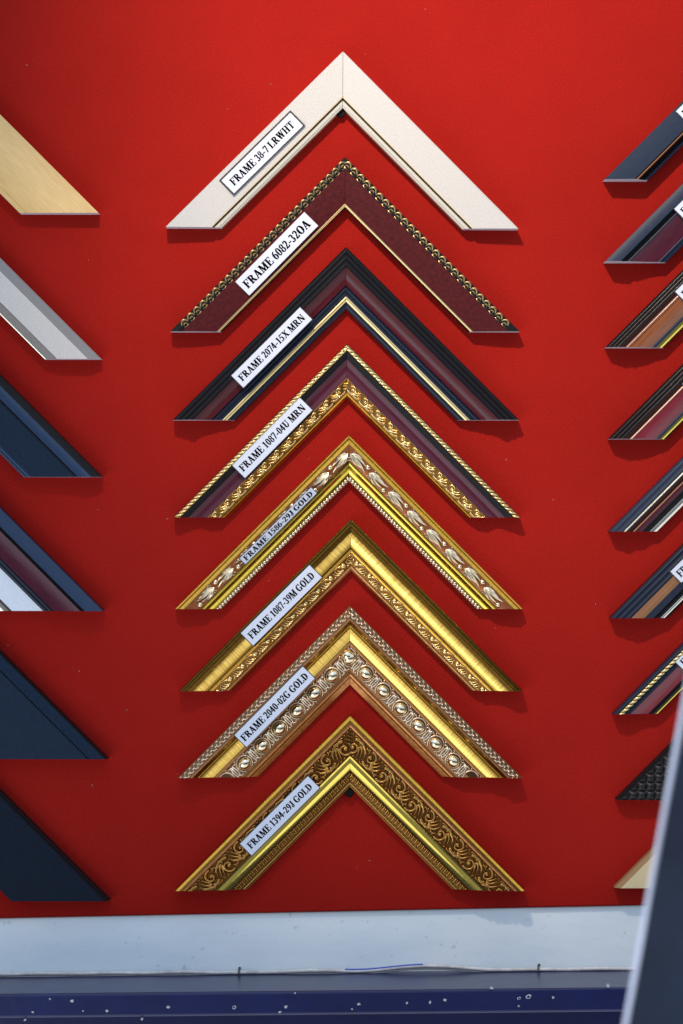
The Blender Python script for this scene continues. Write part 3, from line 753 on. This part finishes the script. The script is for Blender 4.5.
# ---- left column (their right rails reach into the picture)
def left(name_label, end, cut, bands, side, H=176):
    make_sample('frame_corner_sample', name_label, (end[0] - H, end[1] - H), cut / R2, bands, side, GL, H)
left('flat tan wood-grain frame corner sample with thin inner lip', (98.5, 213), 79, [
    ('face', 'tan_wood', [(0, 12.4), (0.02, 13), (0.90, 12.4)], None),
    ('lip', 'tan_wood', [(0.90, 12.4), (0.91, 11.5)] + arc(0.915, 11.5, 1.0, 10.2, 0.4, 6), None)], 'tan_wood')
left('silver grey frame corner sample with pale flat centre and ribbed inner edge', (101, 359), 57, [
    ('outer_bevel', 'pewter', [(0, 9.5), (0.23, 13.5)], None),
    ('face', 'silver_flat', [(0.23, 13.5), (0.77, 13.0)], None),
    ('ribbed_edge', 'pewter', [(0.77, 13.0), (0.78, 12.2)] + reeds(0.78, 0.96, 12.0, 9.6, 4, 0.35), None),
    ('lip', 'champagne', arc(0.96, 9.6, 1.0, 9.0, 0.2, 5), None)], 'pewter')
left('navy blue frame corner sample with lighter blue sloping edge and black outer rim', (102, 477), 79, [
    ('outer_rim', 'black_satin', [(0, 11)] + arc(0.005, 11.3, 0.13, 14.0, 0.4, 6), None),
    ('bevel', 'navy_bevel', arc(0.13, 14.0, 0.30, 15.0, 0.5, 7), None),
    ('groove', 'black_satin', [(0.30, 14.6), (0.31, 13.0), (0.335, 13.0)], None),
    ('face', 'navy_face', [(0.335, 13.2), (0.87, 12.0)], None),
    ('lip', 'navy_bevel', [(0.87, 12.0), (0.88, 11.0), (0.895, 11.0)] + arc(0.90, 11.6, 0.945, 11.2, 0.4, 5) + [(0.95, 10.2)] + arc(0.955, 10.4, 1.0, 9.6, 0.4, 5), None)], 'black_satin')
left('blue rimmed frame corner sample with plum cove and silvery white inner flat', (103.5, 611), 106, [
    ('outer_rim', 'navy_bevel', [(0, 12)] + arc(0.005, 12.4, 0.17, 16.5, 0.6, 8), None),
    ('groove', 'black_gloss', [(0.17, 16.0), (0.175, 14.2), (0.215, 14.2)], None),
    ('cove', 'plum_gloss', arc(0.215, 14.8, 0.47, 13.4, -0.5, 12), None),
    ('step', 'navy_gloss', [(0.47, 11.0)] + arc(0.475, 11.0, 0.52, 10.4, 0.5, 6) + arc(0.52, 9.8, 0.575, 9.0, 0.4, 6), None),
    ('inner_flat', 'silver_white', [(0.575, 8.6), (0.87, 8.0)], None),
    ('groove_line', 'dark_bronze', [(0.87, 7.4), (0.90, 7.4)], None),
    ('lip', 'champagne', arc(0.90, 7.8, 1.0, 7.0, 0.4, 5), None)], 'navy_gloss')
left('broad plain navy frame corner sample with a narrow grooved border', (107.5, 759), 128, [
    ('outer_rim', 'black_satin', arc(0, 10.0, 0.025, 12.5, 0.4, 5), None),
    ('bevel', 'navy_face', [(0.025, 12.5), (0.14, 13.6)], None),
    ('groove', 'black_satin', [(0.14, 12.4), (0.153, 12.4)], None),
    ('face', 'navy_face', [(0.153, 13.2), (1.0, 11.8)], None)], 'black_satin')
left('plain blackish navy frame corner sample just above the white plank', (109.5, 901), 98, [
    ('outer_bevel', 'black_satin', [(0, 9.0), (0.05, 13.0)], None),
    ('face', 'navy_dark', [(0.05, 13.0), (1.0, 12.4)], None)], 'black_satin')

# ---- right column (their left rails reach into the picture)
def right(label, end, cut, bands, side, lab=None, H=175, relief=None):
    t = None
    if lab: t = lab
    return make_sample('frame_corner_sample', label, (end[0] + H, end[1] - H), cut / R2, bands, side, GR, H, t)
def rlab(end, corner, cut, wd, u, border=0.75):
    """label whose lower left corner shows at the picture's edge"""
    H = 175; ax, ay = end[0] + H, end[1] - H
    s_end = ((ax - corner[0]) + (corner[1] - ay)) / R2
    return (s_end - 50, u, 100, wd, 'FRAME', 8.0, border, -6.4)
right('slate blue frame corner sample with fine brown inner lines', (604, 180), 44, [
    ('face', 'slate', [(0, 13.0)] + arc(0.01, 16.2, 0.68, 17.2, 0.25, 8), None),
    ('brown_line', 'dark_brown', [(0.68, 17.5), (0.69, 16.8), (0.72, 16.8)], None),
    ('line', 'walnut_matt', [(0.72, 17.2), (0.76, 16.8)], None),
    ('groove', 'black_gloss', [(0.76, 16.0)] + arc(0.77, 15.5, 0.93, 11.0, -0.5, 7), None),
    ('lip', 'slate', arc(0.93, 11.0, 1.0, 10.0, 0.4, 5), None)], 'black_gloss', rlab((604, 180), (672.5, 111), 44, 17, 10))
right('slate rimmed frame corner sample with broad mauve cove', (604.5, 262), 62, [
    ('outer_rim', 'slate', [(0, 14)] + arc(0.005, 17.4, 0.25, 18.9, 0.3, 8), None),
    ('groove', 'black_gloss', [(0.25, 18.5), (0.26, 17.2), (0.285, 17.4), (0.29, 16.4), (0.365, 16.0)], None),
    ('line', 'slate', arc(0.365, 16.6, 0.41, 16.3, 0.3, 5), None),
    ('cove', 'plum_gloss', arc(0.41, 16.2, 0.86, 11.5, -0.8, 12), None),
    ('lip', 'slate', [(0.86, 11.5)] + arc(0.865, 11.8, 0.91, 11.2, 0.4, 5) + [(0.92, 10)] + arc(0.925, 10.0, 1.0, 8.4, 0.3, 5), None)], 'navy_gloss', rlab((604.5, 262), (675, 213), 62, 18, 20))
right('glossy chestnut brown frame corner sample with gold inner lip', (605.5, 347.5), 59, [
    ('reeded_edge', 'black_gloss', reeds(0, 0.22, 12.0, 16.5, 3, 0.7), None),
    ('brown_slope', 'dark_brown', arc(0.22, 16.5, 0.34, 16.0, -0.6, 6), None),
    ('cove', 'brown_gloss', arc(0.34, 16.2, 0.40, 15.8, 0.5, 6) + arc(0.40, 15.4, 0.78, 10.4, 0.9, 14), None),
    ('line', 'slate', arc(0.78, 10.6, 0.86, 10.0, 0.5, 5), None),
    ('lip', 'gold_bright', arc(0.86, 9.6, 1.0, 7.6, 0.7, 7), None)], 'black_gloss', rlab((605.5, 347.5), (674, 293), 59, 18, 18))
right('glossy wine red frame corner sample with pale highlight line and gold lip', (608.5, 439), 58, [
    ('reeded_edge', 'black_gloss', reeds(0, 0.25, 12.0, 16.5, 3, 0.7), None),
    ('wine_slope', 'dark_brown', arc(0.25, 16.5, 0.365, 16.0, -0.6, 6), None),
    ('line', 'cream_line', arc(0.365, 16.2, 0.40, 15.9, 0.3, 5), None),
    ('cove', 'wine_gloss', arc(0.40, 15.4, 0.81, 10.4, 0.9, 14), None),
    ('inner_line', 'slate', arc(0.81, 10.6, 0.88, 10.0, 0.5, 5), None),
    ('lip', 'gold_bright', arc(0.88, 9.6, 1.0, 7.6, 0.7, 7), None)], 'black_gloss', rlab((608.5, 439), (677.5, 381), 58, 15, 20))
right('blue black striped frame corner sample with bright white inner lip', (609, 531.5), 48.5, [
    ('reeded_edge', 'slate', reeds(0, 0.28, 12.0, 15.5, 2, 0.8), None),
    ('line', 'champagne', [(0.28, 15.0), (0.29, 14.4)] + arc(0.30, 14.8, 0.34, 14.6, 0.3, 5), None),
    ('brown_slope', 'dark_brown', arc(0.34, 14.4, 0.49, 13.2, -0.4, 6), None),
    ('fine_line', 'walnut_matt', arc(0.49, 13.6, 0.535, 13.3, 0.3, 5), None),
    ('cove', 'plum_gloss', arc(0.535, 13.2, 0.69, 11.4, 0.5, 7), None),
    ('groove', 'black_gloss', [(0.69, 10.6)] + arc(0.70, 10.4, 0.85, 8.8, 0.2, 6), None),
    ('lip', 'champagne', arc(0.85, 8.8, 1.0, 7.8, 0.5, 6), None)], 'navy_gloss')
right('navy reeded frame corner sample with matt walnut band and cream line', (610, 618), 58.5, [
    ('reeded_edge', 'navy_gloss', reeds(0, 0.35, 11.5, 16.5, 3, 0.8), None),
    ('walnut_band', 'walnut_matt', arc(0.35, 16.4, 0.58, 14.0, 0.3, 7), None),
    ('slate_band', 'slate', arc(0.58, 14.0, 0.74, 11.5, -0.3, 7), None),
    ('groove', 'black_gloss', [(0.74, 10.8)] + arc(0.75, 10.6, 0.87, 9.6, 0.4, 6), None),
    ('cream_line', 'champagne', arc(0.87, 9.4, 0.95, 8.6, 0.5, 5), None),
    ('lip', 'black_gloss', [(0.95, 8.2), (1.0, 7.0)], None)], 'black_gloss', rlab((610, 618), (672, 575), 58.5, 17, 17))
right('narrow dark red frame corner sample with cream twisted rope edge', (613, 714), 46, [
    ('outer_rim', 'navy_gloss', arc(0, 11.5, 0.11, 13.2, 0.5, 6), None),
    ('rope_trim', 'rope_gold', [(0.11, 12.6), (0.25, 12.6)], rope_relief(0.14 * 46 / R2, 5.6, 1.5, 0.9)),
    ('dark_slope', 'navy_gloss', arc(0.25, 13.2, 0.38, 12.4, 0.3, 6), None),
    ('cove', 'wine_gloss', arc(0.38, 12.2, 0.78, 8.6, -0.6, 10), None),
    ('groove', 'black_gloss', [(0.78, 8.4)] + arc(0.785, 8.8, 0.92, 8.0, 0.4, 6), None),
    ('lip', 'gold_bright', arc(0.92, 7.8, 1.0, 7.0, 0.4, 5), None)], 'navy_gloss', rlab((613, 714), (677.5, 665), 46, 14, 13))
right('black frame corner sample embossed all over with a basket weave of bumps', (616, 800), 84, [
    ('outer_rim', 'black_satin', [(0, 8.0), (0.05, 11.5)], None),
    ('woven_face', 'black_weave', [(0.05, 11.2), (1.0, 10.6)], weave_relief(12.2, 2.2))], 'black_satin')
right('pale cream wooden frame corner sample with a brown outer edge', (615, 888), 76, [
    ('outer_bevel', 'pale_wood_edge', [(0, 9.0), (0.075, 12.4)], None),
    ('face', 'pale_wood', [(0.075, 12.4), (1.0, 12.0)], None)], 'pale_wood_edge')

# ------------------------------------------------------------------ leaning panel in front, out of focus
panel = empty('leaning_panel', px(640, 1080, 0.62)); tag(panel, 'blurred slate blue leaning panel with a pale rounded edge, covering the lower right samples', 'panel')
top = px(712, 536, 0.62) - panel.location; bot = px(592, 1190, 0.62) - panel.location
ax = (bot - top).normalized(); cr = Vector((-ax.z, 0, ax.x));
if cr.x < 0: cr = -cr
V, F = [], []
NS, NC = 24, 16
wdt = 0.22
for i in range(NS + 1):
    t = i / NS; p = top.lerp(bot, t)
    for j in range(NC + 1):
        q = j / NC
        dep = -0.012 - 0.030 * math.sin(q * math.pi * 0.5) + 0.0016 * math.sin(t * 11 + q * 5) + 0.001 * math.sin(t * 23 - q * 9)
        V.append(p + cr * (0.002 + wdt * q) + Vector((0, dep, 0)))
nF = len(V)
for i in range(NS + 1):
    t = i / NS; p = top.lerp(bot, t)
    for j in range(NC + 1):
        V.append(p + cr * (0.002 + wdt * j / NC) + Vector((0, 0.006, 0)))
for o_ in (0, nF):
    for i in range(NS):
        for j in range(NC):
            a = o_ + i * (NC + 1) + j; F.append((a, a + 1, a + NC + 2, a + NC + 1))
for i in range(NS):
    for j in (0, NC):
        a = i * (NC + 1) + j; F.append((a, a + NC + 1, nF + a + NC + 1, nF + a))
for j in range(NC):
    for i in (0, NS):
        a = i * (NC + 1) + j; F.append((a, a + 1, nF + a + 1, nF + a))
slate_cloth = paint_material('slate_cover', (0.003, 0.007, 0.020), (0.017, 0.032, 0.066), 11, 0.8)
link('cover', mesh('cover', V, F, 45, recalc=True), slate_cloth, panel)
V, F = [], []
tube_into(V, F, [top.lerp(bot, t) + Vector((0, -0.009, 0)) + cr * 0.0005 for t in np.linspace(0, 1, 20)], 0.0016, 14)
link('pale_edge', mesh('pale_edge', V, F, 60, recalc=True), mat('pale_edging', (0.78, 0.80, 0.90), 0.45, coords='OBJ'), panel)
